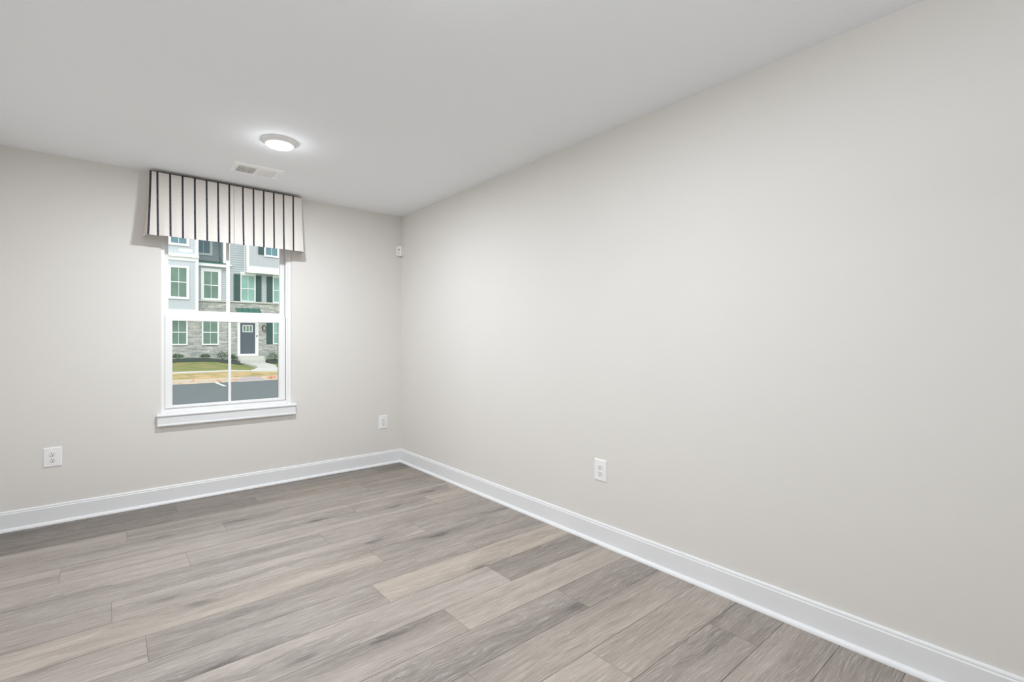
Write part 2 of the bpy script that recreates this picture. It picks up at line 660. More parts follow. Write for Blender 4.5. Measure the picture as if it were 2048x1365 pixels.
fb.box(XL - 0.1, XR + 0.1, YB - 0.1, YF_ + 0.1, -0.12, -0.002, 1)
fo = struct(fb.build('floor', [M['floor'], M['groove']]))
me = fo.data
me.uv_layers.new(name='UVMap')
me.color_attributes.new('plank', 'FLOAT_COLOR', 'CORNER')
uvl = me.uv_layers['UVMap']
ca = me.color_attributes['plank']
for p in me.polygons[:nplank]:
    for li in p.loop_indices:
        co = me.vertices[me.loops[li].vertex_index].co
        q = uvs[p.index]
        # same offset for each corner of the plank
        x0_, y0_ = fb.v[fb.f[p.index][0]][0], fb.v[fb.f[p.index][0]][1]
        uvl.data[li].uv = (q[0][0] + co.x - x0_, q[0][1] + co.y - y0_)
        ca.data[li].color = cols[p.index]

# baseboards ------------------------------------------------------
BP = [(0, 0), (0.014, 0), (0.014, 0.108), (0.0125, 0.111), (0.0105, 0.1125), (0.0105, 0.119), (0.0085, 0.1235), (0.005, 0.1255), (0, 0.126)]


def quarter(t0, r, n=6):
    return [(t0, 0.0)] + [(t0 + r * math.cos(a), r * math.sin(a)) for a in [PI / 2 * k / n for k in range(n + 1)]]


SP = [(0.0135, 0.0), (0.0305, 0.0)] + [(0.0135 + 0.017 * math.cos(PI / 2 * k / 6), 0.019 * math.sin(PI / 2 * k / 6)) for k in range(1, 7)]
b = struct(MB().prism([(XR - t, z) for t, z in BP], 'y', YB, YF_).build('baseboard_right', M['trim']))
MB().prism([(XR - t, z) for t, z in SP], 'y', YB, YF_ - 0.013).build('shoe_molding', M['trim'], b)
b = struct(MB().prism([(YF_ - t, z) for t, z in BP], 'x', XL, XR - 0.0135).build('baseboard_front', M['trim']))
MB().prism([(YF_ - t, z) for t, z in SP], 'x', XL, XR - 0.0135).build('shoe_molding', M['trim'], b)
b = struct(MB().prism([(XL + t, z) for t, z in BP], 'y', YB, YF_ - 0.032).build('baseboard_left', M['trim']))

# ------------------------------------------------------------------ window
f = MB()
FY0, FY1 = 4.418, 4.520
# vinyl master frame: jambs, head, sill with a stepped inner stop
f.box(OX0, 0.340, FY0, FY1, OZ0, OZ1)
f.box(1.190, OX1, FY0 + 0.012, FY1, OZ0, OZ1)
f.box(1.203, OX1, FY0, FY0 + 0.012, OZ0, OZ1)
f.box(0.340, 1.190, FY0, FY1, 2.115, OZ1)
f.box(0.340, 1.190, FY0 + 0.004, FY1, OZ0, 0.690)
win = struct(f.build('window_1', M['vinyl']))
# lower sash (inner track)
LY0, LY1 = 4.440, 4.470
s = MB()
SX0, SX1, SZ0, SZ1 = 0.3425, 1.1875, 0.698, 1.398
GX0, GX1, GZ0, GZ1 = 0.389, 1.137, 0.713 + 0.012, 1.357
s.bbox(SX0, GX0, LY0, LY1, SZ0, SZ1, 0.002)
s.bbox(GX1, SX1, LY0, LY1, SZ0, SZ1, 0.002)
s.bbox(GX0 - 0.002, GX1 + 0.002, LY0, LY1, GZ1, SZ1, 0.002)
s.bbox(GX0 - 0.002, GX1 + 0.002, LY0, LY1, SZ0, 0.716, 0.002)
low = s.build('lower_sash', M['vinyl'], win)
MB().box(GX0 - 0.004, GX1 + 0.004, 4.453, 4.457, 0.713, GZ1 + 0.004).build('pane', M['glass'], low)
MB().bbox(0.759, 0.779, 4.447, 4.4525, 0.714, GZ1 + 0.002, 0.001).build('muntin', M['vinyl'], low)
tl = MB()
tl.bbox(1.155, 1.184, 4.437, 4.452, 1.394, 1.403, 0.002)
tl.build('tilt_latch', M['plastic'], low)
gk = MB()
gk.box(0.3402, 0.3423, 4.4385, 4.466, 0.695, 1.398)
gk.box(1.1877, 1.1898, 4.4385, 4.466, 0.695, 1.398)
gk.build('weatherstrip', M['gasket'], win)
# upper sash (outer track)
UY0, UY1 = 4.476, 4.506
u = MB()
u.bbox(0.3425, 0.367, UY0, UY1, 1.395, 2.112, 0.002)
u.bbox(1.1525, 1.1875, UY0, UY1, 1.395, 2.112, 0.002)
u.bbox(0.365, 1.155, UY0, UY1, 1.395, 1.438, 0.002)
u.bbox(0.365, 1.155, UY0, UY1, 2.070, 2.112, 0.002)
up = u.build('upper_sash', M['vinyl'], win)
MB().box(0.364, 1.156, 4.489, 4.493, 1.434, 2.073).build('pane', M['glass'], up)
MB().bbox(0.750, 0.772, 4.483, 4.4885, 1.436, 2.072, 0.001).build('muntin', M['vinyl'], up)
# insect screen frame outside the lower sash
sc = MB()
sc.box(0.372, 1.160, 4.510, 4.518, 0.692, 0.708)
sc.box(1.146, 1.160, 4.510, 4.518, 0.708, 1.40)
sc.box(0.372, 0.386, 4.510, 4.518, 0.708, 1.40)
sc.build('screen_frame', M['gasket'], win)
# stool and apron
st = MB()
nose = [(4.418, 0.643), (4.370, 0.643), (4.365, 0.6445), (4.362, 0.649), (4.3615, 0.654), (4.363, 0.659), (4.367, 0.662), (4.373, 0.663), (4.418, 0.663)]
poly = nose
st.prism(poly, 'x', 0.288, 1.257)
stool = st.build('window_sill', M['trim'], win)
ap = MB()
app = [(4.3998, 0.6432), (4.3705, 0.6432), (4.3700, 0.590), (4.3675, 0.587), (4.3665, 0.581), (4.3675, 0.576), (4.370, 0.573), (4.3998, 0.573)]
ap.prism(app, 'x', 0.292, 1.2525)
ap.build('apron', M['trim'], win)

# ------------------------------------------------------------------ striped valance
WID = 0.0122
tx = [0.248, 0.287, 0.362, 0.437, 0.513, 0.588, 0.663, 0.739, 0.833, 0.908, 0.983, 1.058, 1.133, 1.209]
bx = [0.232, 0.288, 0.361, 0.436, 0.511, 0.587, 0.661, 0.734, 0.830, 0.903, 0.976, 1.051, 1.127, 1.201]
ZT, ZB = 2.419, 1.957
colsT, colsB, cm = [], [], []


def col(t, bb, m_):
    colsT.append(t)
    colsB.append(bb)
    cm.append(m_)


FT, FB = 4.290, 4.250
# left return, from the wall to the front corner
col((0.252, 4.399), (0.204, 4.399), 0)
col((0.250, 4.360), (0.212, 4.345), 0)
col((0.248, 4.310), (0.222, 4.275), 0)
for k in range(14):
    if k == 8:
        # inverted pleat at the centre seam
        col((0.7701, FT), (0.7635, FB), 0)
        col((0.7712, FT + 0.024), (0.7650, FB + 0.030), 0)
        col((0.7723, FT), (0.7665, FB), 0)
    ya = FT + (0.004 if k == 0 else 0)
    dip = 0.0035 * math.sin(k * 2.1)
    col((tx[k] - WID / 2, ya), (bx[k] - WID / 2, FB + dip), 1)
    col((tx[k] + WID / 2, FT), (bx[k] + WID / 2, FB + dip), 0)
    if k < 13 and k != 7:
        col(((tx[k] + tx[k + 1]) / 2, FT - 0.001), ((bx[k] + bx[k + 1]) / 2, FB - 0.005 + 0.003 * math.cos(k * 1.7)), 0)
col((1.245, FT), (1.240, FB - 0.002), 0)
col((1.2755, FT + 0.002), (1.283, FB + 0.004), 0)
col((1.276, 4.330), (1.297, 4.285), 0)
col((1.276, 4.399), (1.305, 4.399), 0)
vb = MB()
NR = 10
n = len(colsT)
for k in range(n):
    for r in range(NR + 1):
        t = r / NR
        e = t ** 1.35
        x = colsT[k][0] + (colsB[k][0] - colsT[k][0]) * e
        y = colsT[k][1] + (colsB[k][1] - colsT[k][1]) * e
        if 3 <= k < n - 2:
            y += 0.0025 * math.sin(3.0 * t + k * 0.9) * t
        vb.v.append((x, y, ZT + (ZB - ZT) * t + (0.001 * math.sin(k * 0.8) if r == NR else 0)))
for k in range(n - 1):
    for r in range(NR):
        a = k * (NR + 1) + r
        vb.f.append((a, a + 1, a + NR + 2, a + NR + 1))
        vb.m.append(cm[k])
val = thing('window_valance', 'cream box valance with dark navy stripes hanging over the window', 'valance', (0.762, 4.399, ZT))
skirt = vb.build('skirt', [M['cream'], M['navy']], val)
sm = skirt.modifiers.new('cloth_thickness', 'SOLIDIFY')
sm.thickness = 0.003
sm.offset = -1
MB().box(0.256, 1.271, 4.297, 4.3985, 2.398, 2.4165).build('mounting_board', M['cream'], val)
pp = MB()
pp.tube([(0.251, 4.398, ZT), (0.246, 4.306, ZT), (0.2465, 4.289, ZT), (0.252, 4.2875, ZT)] + [(0.252 + (1.2735 - 0.252) * k / 12, 4.2875, ZT) for k in range(1, 13)]
        + [(1.2775, 4.291, ZT), (1.2775, 4.398, ZT)], 0.0017, 6)
pp.build('piping', M['piping'], val, smooth=True)

# ------------------------------------------------------------------ ceiling register
vent = thing('ceiling_vent', 'white metal air register with two louver banks in the ceiling above the valance', 'air vent', (0.838, 3.86, H))
v = MB()
px0, px1, py0, py1 = 0.676, 1.000, 3.748, 3.968
zp = H - 0.009
ops = [(0.712, 0.828, 3.80, 3.942), (0.842, 0.957, 3.80, 3.942)]
# sloped rim round a flat face with two openings
rim = [((px0, py0), (px0 + 0.012, py0 + 0.012)), ]
ox = [(px0, py0), (px1, py0), (px1, py1), (px0, py1)]
ix = [(px0 + 0.012, py0 + 0.012), (px1 - 0.012, py0 + 0.012), (px1 - 0.012, py1 - 0.012), (px0 + 0.012, py1 - 0.012)]
for k in range(4):
    a, bq = ox[k], ox[(k + 1) % 4]
    c2, d2 = ix[(k + 1) % 4], ix[k]
    v.face([(a[0], a[1], H - 0.0003), (bq[0], bq[1], H - 0.0003), (c2[0], c2[1], zp), (d2[0], d2[1], zp)])
ax0, ax1, ay0, ay1 = px0 + 0.012, px1 - 0.012, py0 + 0.012, py1 - 0.012
zt = zp + 0.0015
for (x0, x1, y0, y1) in ((ax0, ops[0][0], ay0, ay1), (ops[0][1], ops[1][0], ay0, ay1), (ops[1][1], ax1, ay0, ay1),
                         (ops[0][0], ops[0][1], ay0, ops[0][2]), (ops[0][0], ops[0][1], ops[0][3], ay1),
                         (ops[1][0], ops[1][1], ay0, ops[1][2]), (ops[1][0], ops[1][1], ops[1][3], ay1)):
    v.box(x0, x1, y0, y1, zp, zt)
v.build('face_plate', M['vent'], vent)
dk = MB()
dk.box(VX0 + 0.001, VX1 - 0.001, VY0 + 0.001, VY1 - 0.001, H + 0.016, H + 0.018)
for (x0, x1, y0, y1) in ((VX0 + 0.001, VX0 + 0.003, VY0 + 0.001, VY1 - 0.001), (VX1 - 0.003, VX1 - 0.001, VY0 + 0.001, VY1 - 0.001),
                         (VX0 + 0.003, VX1 - 0.003, VY0 + 0.001, VY0 + 0.003), (VX0 + 0.003, VX1 - 0.003, VY1 - 0.003, VY1 - 0.001)):
    dk.box(x0, x1, y0, y1, H - 0.006, H + 0.016)
dk.build('duct_boot', M['duct'], vent)
for bank, (x0, x1, y0, y1) in enumerate(ops):
    NS = 9
    for k in range(NS):
        xc = x0 + (x1 - x0) * (k + 0.5) / NS
        sgn = -1 if bank == 0 else 1
        sl = MB()
        hw = 0.0056 if bank == 0 else 0.0085
        dz = 0.006
        q = [(xc - hw * 0.55, zp + (dz if sgn > 0 else 0.0)), (xc + hw * 0.55, zp + (0.0 if sgn > 0 else dz))]
        nx, nz = 0.0008, 0.0008 * sgn
        sl.prism([(q[0][0] - nx, q[0][1] - nz), (q[1][0] - nx, q[1][1] - nz), (q[1][0] + nx, q[1][1] + nz), (q[0][0] + nx, q[0][1] + nz)], 'y', y0, y1)
        sl.build('louver', M['vent'], vent)
lv = MB()
lv.bbox(0.972, 0.977, 3.862, 3.892, zp - 0.012, zp + 0.001, 0.001)
lv.build('damper_lever', M['vent'], vent)
for x in (px0 + 0.020, px1 - 0.014):
    MB().lathe([(0.0, -0.0022), (0.0025, -0.002), (0.0036, -0.001), (0.004, 0.0003)], (x, 3.858, zp), seg=12).build('screw', M['screw'], vent)


# ------------------------------------------------------------------ ceiling lamps
def ceiling_light(x, y, power, label):
    t = thing('ceiling_light', label, 'ceiling light', (x, y, H), 'flush disc ceiling lamps')
    MB().lathe([(0.101, 0.0), (0.101, -0.004), (0.099, -0.008), (0.094, -0.012), (0.088, -0.017), (0.082, -0.0215), (0.0785, -0.0240), (0.0765, -0.0250), (0.0757, -0.0246), (0.075, -0.010)],
               (x, y, H), seg=64).build('trim_ring', M['plastic'], t, smooth=True)
    ln = MB()
    ln.lathe([(0.0755, -0.0253), (0.0748, -0.0268), (0.0728, -0.0288), (0.069, -0.0308), (0.065, -0.0320)], (x, y, H), seg=64, mi=1)   # frosted edge
    ln.lathe([(0.065, -0.0320), (0.045, -0.0324), (0.020, -0.0326), (0.0005, -0.0327)], (x, y, H), seg=64)
    ln.build('lens', [mat('lamp_lens', (255, 255, 255), 0.4, emit=power), mat('lamp_lens_edge', (255, 255, 255), 0.4, emit=power * 0.15)], t, smooth=True)
    return t


ceiling_light(0.825, 3.209, 775.0, 'lit white disc lamp on the ceiling in front of the vent')
ceiling_light(0.825, 1.22, 560.0, 'added disc lamp on the ceiling out of view, filling in light farther from the window')  # unseen lamp added to even out the room's brightness


# ------------------------------------------------------------------ outlets
def outlet(label, cx, cy, cz, wall):
    """wall 'front': on the window wall, facing -Y; 'right': on the right wall, facing -X"""
    t = thing('wall_outlet', label, 'outlet', (cx, cy, cz), 'wall outlets')
    rot = Matrix.Identity(3) if wall == 'front' else Matrix(((0, 1, 0), (-1, 0, 0), (0, 0, 1)))

    def place(mb, name, m_, smooth=False, parent=t):
        mb.v = [tuple(rot @ Vector(p) + Vector((cx, cy, cz))) for p in mb.v]
        return mb.build(name, m_, parent, smooth)
    # plate: sloping rim, softly bevelled face; local x = width, -y = out of the wall
    hw, hh = 0.0455, 0.0645
    bm = bmesh.new()
    rings = [(hw, hh, 0.0), (hw, hh, -0.0022), (hw - 0.0015, hh - 0.0015, -0.0040), (hw - 0.004, hh - 0.004, -0.0052), (hw - 0.008, hh - 0.008, -0.0060)]

    def rring(a, bb, y, rad=0.004):
        pts = []
        for sx_, sz_, a0 in ((1, 1, 0), (-1, 1, 90), (-1, -1, 180), (1, -1, 270)):
            for k in range(4):
                an = math.radians(a0 + 30 * k)
                pts.append((sx_ * (a - rad) + rad * math.cos(an), y, sz_ * (bb - rad) + rad * math.sin(an)))
        return pts
    pl = MB()
    prev = None
    for a, bb, y in rings:
        i = len(pl.v)
        pl.v += rring(a, bb, y)
        if prev is not None:
            for k in range(16):
                pl.f.append((prev + k, prev + (k + 1) % 16, i + (k + 1) % 16, i + k))
                pl.m.append(0)
        prev = i
    pl.f.append(tuple(range(prev, prev + 16)))
    pl.m.append(0)
    bm.free()
    place(pl, 'cover_plate', M['plastic'])
    for s_ in (1, -1):
        zc = s_ * 0.0193
        rc = MB()
        R, cut = 0.0172, 0.0140
        prof = []
        for k in range(40):
            an = 2 * PI * k / 40
            prof.append((R * math.cos(an), max(-cut, min(cut, R * math.sin(an)))))
        i = 0
        for sc_, y in ((1.06, -0.0055), (1.06, -0.0059), (0.98, -0.0059), (0.98, -0.0082), (0.93, -0.0088)):
            st_ = len(rc.v)
            rc.v += [(p[0] * sc_, y, zc + p[1] * sc_) for p in prof]
            if i:
                for k in range(40):
                    rc.f.append((st_ - 40 + k, st_ - 40 + (k + 1) % 40, st_ + (k + 1) % 40, st_ + k))
                    rc.m.append(1 if i == 2 else 0)
            i += 1
        rc.f.append(tuple(range(len(rc.v) - 40, len(rc.v))))
        rc.m.append(0)
        ro = place(rc, 'receptacle', [M['receptacle'], M['gasket']])
        sl = MB()
        sl.box(-0.0074, -0.0052, -0.0092, -0.0080, zc + 0.0005, zc + 0.0090)
        sl.box(0.0052, 0.0070, -0.0092, -0.0080, zc + 0.0015, zc + 0.0085)
        sl.prism([(0.0030 * math.cos(a), zc - 0.0072 + 0.0030 * math.sin(a)) for a in [2 * PI * k / 14 for k in range(14)]], 'y', -0.0092, -0.0080)
        # built in world space after the receptacle: its slots are a sub-part
        place(sl, 'slot', M['slot'], parent=ro)
    sw = MB().lathe([(0.0001, -0.0072), (0.0022, -0.0070), (0.0032, -0.0058)], (0, 0, 0), axis='y', seg=14)
    place(sw, 'screw', M['screw'])
    return t


outlet('white outlet on the window wall, lower left of the window', -0.265, YF_, 0.438, 'front')
outlet('white outlet on the window wall beside the room corner', 2.067, YF_, 0.413, 'front')
outlet('white outlet low on the long right wall', XR, 1.862, 0.436, 'right')

# ------------------------------------------------------------------ motion sensor in the corner
ms = thing('motion_sensor', 'small white motion sensor mounted high in the room corner', 'sensor', (2.26, 4.40, 2.087))
sb = MB()
plan = [(2.2598, 4.3998), (2.208, 4.3998), (2.199, 4.385), (2.2000, 4.376), (2.218, 4.340), (2.224, 4.336), (2.2598, 4.3445)]
zs = [(2.135, 0.93), (2.132, 1.0), (2.050, 1.0)]
cxy = (2.2598, 4.3998)
prev = None
for z, k_ in zs:
    i = len(sb.v)
    sb.v += [(cxy[0] + (p[0] - cxy[0]) * k_, cxy[1] + (p[1] - cxy[1]) * k_, z) for p in plan]
    if prev is not None:
        for k in range(7):
            sb.f.append((prev + k, prev + (k + 1) % 7, i + (k + 1) % 7, i + k))
            sb.m.append(0)
    else:
        sb.f.append(tuple(range(i, i + 7)))
        sb.m.append(0)
    prev = i
i = len(sb.v)
drop = [2.044, 2.044, 2.044, 2.043, 2.040, 2.039, 2.043]
sb.v += [(cxy[0] + (p[0] - cxy[0]) * 0.93, cxy[1] + (p[1] - cxy[1]) * 0.93, z) for p, z in zip(plan, drop)]
for k in range(7):
    sb.f.append((prev + k, prev + (k + 1) % 7, i + (k + 1) % 7, i + k))
    sb.m.append(0)
sb.f.append(tuple(range(i + 6, i - 1, -1)))
sb.m.append(0)
sb.build('housing', M['sensor'], ms)
# lens window and indicator on the face that looks into the room
a_, b_ = Vector((2.2000, 4.376, 0)), Vector((2.218, 4.340, 0))
dn = (b_ - a_).normalized()
nn = Vector((dn.y, -dn.x, 0)).normalized()
if nn.x > 0:
    nn = -nn


def facet(t0, t1, z0, z1, th):
    p, q = a_ + (b_ - a_) * t0, a_ + (b_ - a_) * t1
    mb = MB()
    o_ = nn * th
    mb.prism([(p.x, p.y), (q.x, q.y), (q.x + o_.x, q.y + o_.y), (p.x + o_.x, p.y + o_.y)], 'z', z0, z1)
    return mb


facet(0.15, 0.9, 2.052, 2.088, 0.0015).build('lens', M['sensor_lens'], ms)
facet(0.45, 0.85, 2.096, 2.103, 0.0012).build('indicator', M['slot'], ms)

# ------------------------------------------------------------------ outdoors: ground
def smooth(t):
    t = max(0.0, min(1.0, t))
    return t * t * (3 - 2 * t)


def ground(x, y):
    zl = -0.45 + 0.038 * (y - 24.1)
    if y < 30.2:
        zr = -0.45 + 0.005 * (y - 24.1)
    elif y < 34.5:
        zr = -0.42 + 0.021 * (y - 30.2)
    else:
        zr = -0.33 + 0.10 * (y - 34.5)
    k = smooth((x - 4.6) / 2.2)
    return zl * (1 - k) + zr * k


def patch(name, m_, x0, x1, y0, y1, dz, nx=60, ny=10, base=-1.2, jag0=0.0, jag1=0.0, lump=0.0):
    mb = MB()
    rr = random.Random(hash_name(name))
    j0 = [rr.uniform(-jag0, jag0) for _ in range(nx + 1)]
    j1 = [rr.uniform(-jag1, jag1) for _ in range(nx + 1)]
    for i in range(nx + 1):
        for j in range(ny + 1):
            x = x0 + (x1 - x0) * i / nx
            ya, yb = y0 + j0[i], y1 + j1[i]
            y = ya + (yb - ya) * j / ny
            h = lump * math.sin(PI * j / ny) * (0.7 + 0.5 * rr.random()) if lump else 0
            mb.v.append((x, y, ground(x, y) + dz + h))
    for i in range(nx):
        for j in range(ny):
            a = i * (ny + 1) + j
            mb.f.append((a, a + ny + 1, a + ny + 2, a + 1))
            mb.m.append(0)
    def skirt(idx):
        st = len(mb.v)
        for q in idx:
            p = mb.v[q]
            mb.v.append((p[0], p[1], p[2] - 0.2))
        for k in range(len(idx) - 1):
            mb.f.append((idx[k], idx[k + 1], st + k + 1, st + k))
            mb.m.append(0)
    skirt([i * (ny + 1) for i in range(nx + 1)])
    skirt([i * (ny + 1) + ny for i in range(nx + 1)])
    skirt(list(range(ny + 1)))
    skirt([nx * (ny + 1) + j for j in range(ny + 1)])
    return struct(mb.build(name, m_))


def hash_name(s_):
    return sum(ord(ch) * (i + 3) for i, ch in enumerate(s_))


GX_0, GX_1 = -16.0, 30.0
street = struct(MB().box(GX_0, GX_1, 7.5, 23.74, -0.9, -0.61).build('street', M['asphalt']))
lo = MB()
lo.face([(3.53, 23.70, -0.608), (3.64, 23.70, -0.608), (3.64, 18.9, -0.608), (3.53, 18.9, -0.608)])
lo.box(3.53, 3.64, 21.63, 23.70, -0.62, -0.606)
lo.v, lo.f, lo.m = lo.v[4:], [tuple(i - 4 for i in q) for q in lo.f[1:]], lo.m[1:]
lo.build('parking_line', M['line'], street)
# curb with a gutter lip and rounded nose
cp = [(23.70, -0.8), (23.70, -0.607), (23.88, -0.595), (23.92, -0.50), (23.95, -0.462), (24.0, -0.452), (24.12, -0.452), (24.12, -0.8)]
struct(MB().prism(cp, 'x', GX_0, GX_1).build('curb', M['curb']))
patch('straw_verge', M['straw'], GX_0, GX_1, 24.10, 26.95, -0.004, 120, 6, jag1=0.10)
patch('lawn', M['lawn'], GX_0, GX_1, 27.4, 36.3, -0.03, 120, 24)
patch('sidewalk', M['concrete'], GX_0, GX_1, 26.88, 27.50, 0.015, 60, 2)
patch('mulch_bed', M['mulch'], -10.0, 6.55, 33.75, 36.25, 0.0, 80, 12, jag0=0.10, lump=0.09)
patch('mulch_bed', M['mulch'], 8.15, 14.0, 34.2, 36.25, 0.0, 60, 12, jag0=0.12, lump=0.12)
struct(MB().box(GX_0, GX_1, YF_ + WT + 0.02, 7.5, -0.9, -0.45).build('front_yard', M['lawn']))

# concrete walkway and stoop
wk = MB()
wk.prism([(6.72, 34.75), (6.60, 30.25), (7.60, 30.25), (8.02, 34.75)], 'z', -0.7, -0.275)
wk.prism([(6.60, 30.24), (5.6, 27.45), (8.7, 27.45), (7.60, 30.24)], 'z', -0.7, -0.385)
struct(wk.build('walkway', M['concrete']))
sp = thing('front_steps', 'two pale concrete steps below the dark front door across the street', 'steps', (7.35, 35.6, -0.28))
MB().box(6.57, 8.12, 35.2, 36.19, -0.6, 0.125).build('landing', M['concrete'], sp)
MB().box(6.62, 8.10, 34.85, 35.2, -0.6, -0.075).build('tread', M['concrete'], sp)

md = MB()
ring = []
for i in range(25):
    x = 4.50 + 0.85 * 1.0 * i / 24
for j in range(7):
    tt = j / 6.0
    for i in range(25):
        u_ = -1 + 2 * i / 24
        hgt = max(0.0, 1 - u_ * u_)
        x = 4.93 + u_ * (0.62 - 0.10 * (1 - tt))
        md.v.append((x, 23.45 + 0.55 * tt, -0.612 + 0.185 * hgt ** 0.8 * smooth(tt * 1.15)))
for j in range(6):
    for i in range(24):
        a = j * 25 + i
        md.f.append((a, a + 1, a + 26, a + 25))
        md.m.append(0)
i0 = len(md.v)
for i in range(25):
    p = md.v[6 * 25 + i]
    md.v.append((p[0], p[1], -0.62))
for i in range(24):
    md.f.append((6 * 25 + i, 6 * 25 + i + 1, i0 + i + 1, i0 + i))
    md.m.append(0)
tag(md.build('asphalt_mound', M['patch'], org=(4.93, 23.7, -0.61), smooth=True), 'low grey asphalt mound heaped against the stained curb', 'asphalt mound')


# ------------------------------------------------------------------ outdoors: houses
def lap(mb, x0, x1, y, z0, z1, pitch=0.15, mi=0, d=0.028):
    """horizontal lap siding facing -Y: each course leans out to its lower lip"""
    z = z0
    while z < z1 - 0.01:
        zt_ = min(z + pitch, z1)
        mb.prism([(y, z), (y - d, z), (y - 0.004, zt_), (y, zt_)], 'x', x0, x1, mi)
        z = zt_


def lap_x(mb, x, y0, y1, z0, z1, pitch=0.15, mi=0, d=0.028):
    """the same facing -X"""
    z = z0
    while z < z1 - 0.01:
        zt_ = min(z + pitch, z1)
        mb.prism([(x, z), (x - d, z), (x - 0.004, zt_), (x, zt_)], 'y', y0, y1, mi)
        z = zt_


def batten(mb, x0, x1, y, z0, z1, step=0.145, wd=0.022, mi=0):
    mb.box(x0, x1, y, y + 0.05, z0, z1, mi)
    k = x0 + step
    while k < x1 - 0.02:
        mb.box(k - wd / 2, k + wd / 2, y - 0.022, y, z0, z1, mi)
        k += step


def house_window(par, gx0, gx1, gz0, gz1, y, trim=0.11, mglass='ext_glass', zmid=None, sill=0.11, head=0.11, muntin=True):
    """trim frame standing on the wall face y; sash, muntins and panes behind it"""
    f_ = MB()
    f_.box(gx0 - trim, gx0 - 0.02, y - 0.05, y + 0.02, gz0 - sill, gz1 + head)
    f_.box(gx1 + 0.02, gx1 + trim, y - 0.05, y + 0.02, gz0 - sill, gz1 + head)
    f_.box(gx0 - 0.02, gx1 + 0.02, y - 0.05, y + 0.02, gz1 + 0.02, gz1 + head)
    f_.box(gx0 - 0.02, gx1 + 0.02, y - 0.055, y + 0.02, gz0 - sill, gz0 - 0.02)
    fo_ = f_.build('window', M['ext_white'], par)
    zm = zmid if zmid is not None else (gz0 + gz1) / 2
    s_ = MB()
    s_.box(gx0 - 0.02, gx0, y - 0.02, y + 0.02, gz0 - 0.02, gz1 + 0.02)
    s_.box(gx1, gx1 + 0.02, y - 0.02, y + 0.02, gz0 - 0.02, gz1 + 0.02)
    s_.box(gx0, gx1, y - 0.03, y + 0.02, zm - 0.025, zm + 0.025)
    s_.box(gx0, gx1, y - 0.02, y + 0.02, gz1, gz1 + 0.02)
    s_.box(gx0, gx1, y - 0.02, y + 0.02, gz0 - 0.02, gz0)
    if muntin:
        xm = (gx0 + gx1) / 2
        s_.box(xm - 0.011, xm + 0.011, y - 0.012, y, gz0, zm - 0.025)
        s_.box(xm - 0.011, xm + 0.011, y - 0.012, y, zm + 0.025, gz1)
    s_.build('sash', M['ext_white'], fo_)
    MB().box(gx0, gx1, y - 0.004, y + 0.01, gz0, zm - 0.025).build('pane', M[mglass], fo_)
    MB().box(gx0, gx1, y - 0.004, y + 0.01, zm + 0.025, gz1).build('pane', M[mglass], fo_)
    return fo_


def house_shutter(par, x0, x1, z0, z1, y):
    s_ = MB()
    s_.box(x0, x1, y - 0.045, y - 0.005, z0, z1)
    for zz in (z0 + 0.10, (z0 + z1) / 2, z1 - 0.10):
        s_.box(x0 + 0.01, x1 - 0.01, y - 0.06, y - 0.045, zz - 0.035, zz + 0.035)
    k = x0 + (x1 - x0) / 4
    for q in range(3):
        s_.box(k - 0.006, k + 0.006, y - 0.052, y - 0.045, z0 + 0.02, z1 - 0.02)
        k += (x1 - x0) / 4
    return s_.build('shutter', M['shutter'], par)


FY = 36.30
TOP = 9.4
# --- the left house: stone base, white boarded bay, a recessed balcony bay beside it
A = thing('townhouse', 'white and stone townhouse with a boarded bay, left half of the window view', 'house', (1.6, 40.0, -0.3))
MB().box(-10.0, 6.17, FY, FY + 0.25, -0.6, 3.68).build('stone_wall', M['stone'], A)
lw = MB()
lap(lw, 4.46, 6.09, FY, 3.78, 5.92)
lap(lw, -10.0, -0.62, FY, 3.78, 6.0)
lw.box(-10.0, 6.17, FY, FY + 0.2, 3.70, 6.0)
lap_x(lw, 5.90, FY + 0.02, 37.8, 6.0, TOP)
lap(lw, 4.40, 5.88, 37.8, 6.0, TOP)
lw.box(4.30, 6.17, 37.8, 38.0, 6.0, TOP)
lw.box(5.90, 6.17, FY + 0.02, 37.8, 6.0, TOP)
lw.build('lap_siding', M['siding'], A)
bw = MB()
BY = 35.70
batten(bw, -0.6, 4.30, BY, 3.06, 6.06, mi=0)
batten(bw, -0.6, 4.30, BY, 6.46, TOP, mi=0)
bw.box(-0.6, 4.44, BY + 0.05, 37.8, 5.9, TOP)
bw.box(-0.6, 4.44, BY + 0.05, FY, 3.0, 5.9)
bw.build('bay_boards', M['batten_white'], A)
bt = MB()
bt.box(4.30, 4.46, BY - 0.03, BY + 0.10, 2.98, TOP)
bt.box(-0.6, 4.46, BY - 0.035, BY + 0.05, 2.86, 3.06)
bt.box(-0.6, 4.47, BY - 0.16, BY + 0.05, 6.28, 6.46)
bt.box(-0.6, 4.47, BY - 0.06, BY + 0.05, 6.06, 6.28)
bt.box(5.90, 6.07, FY - 0.05, FY + 0.06, 6.05, TOP)
bt.box(5.60, 5.88, 37.74, 37.8, 6.2, 6.34)
bt.build('bay_trim', M['ext_white'], A)
lg = MB()
lg.box(4.46, 6.12, FY - 0.10, FY, 3.66, 3.76)
lg.build('stone_ledge', M['concrete'], A)
fa = MB()
fa.box(4.46, 6.07, 35.98, FY + 0.0, 5.90, 6.09)
fa.build('fascia', M['ext_white'], A)
rf = MB()
rf.prism([(35.94, 6.09), (35.94, 6.13), (37.8, 6.48), (37.8, 6.30)], 'x', 4.47, 5.88)
rf.prism([(35.94, 6.09), (35.94, 6.13), (36.24, 6.20), (36.24, 6.09)], 'x', 5.88, 6.08)
rf.build('porch_roof', M['roof'], A)
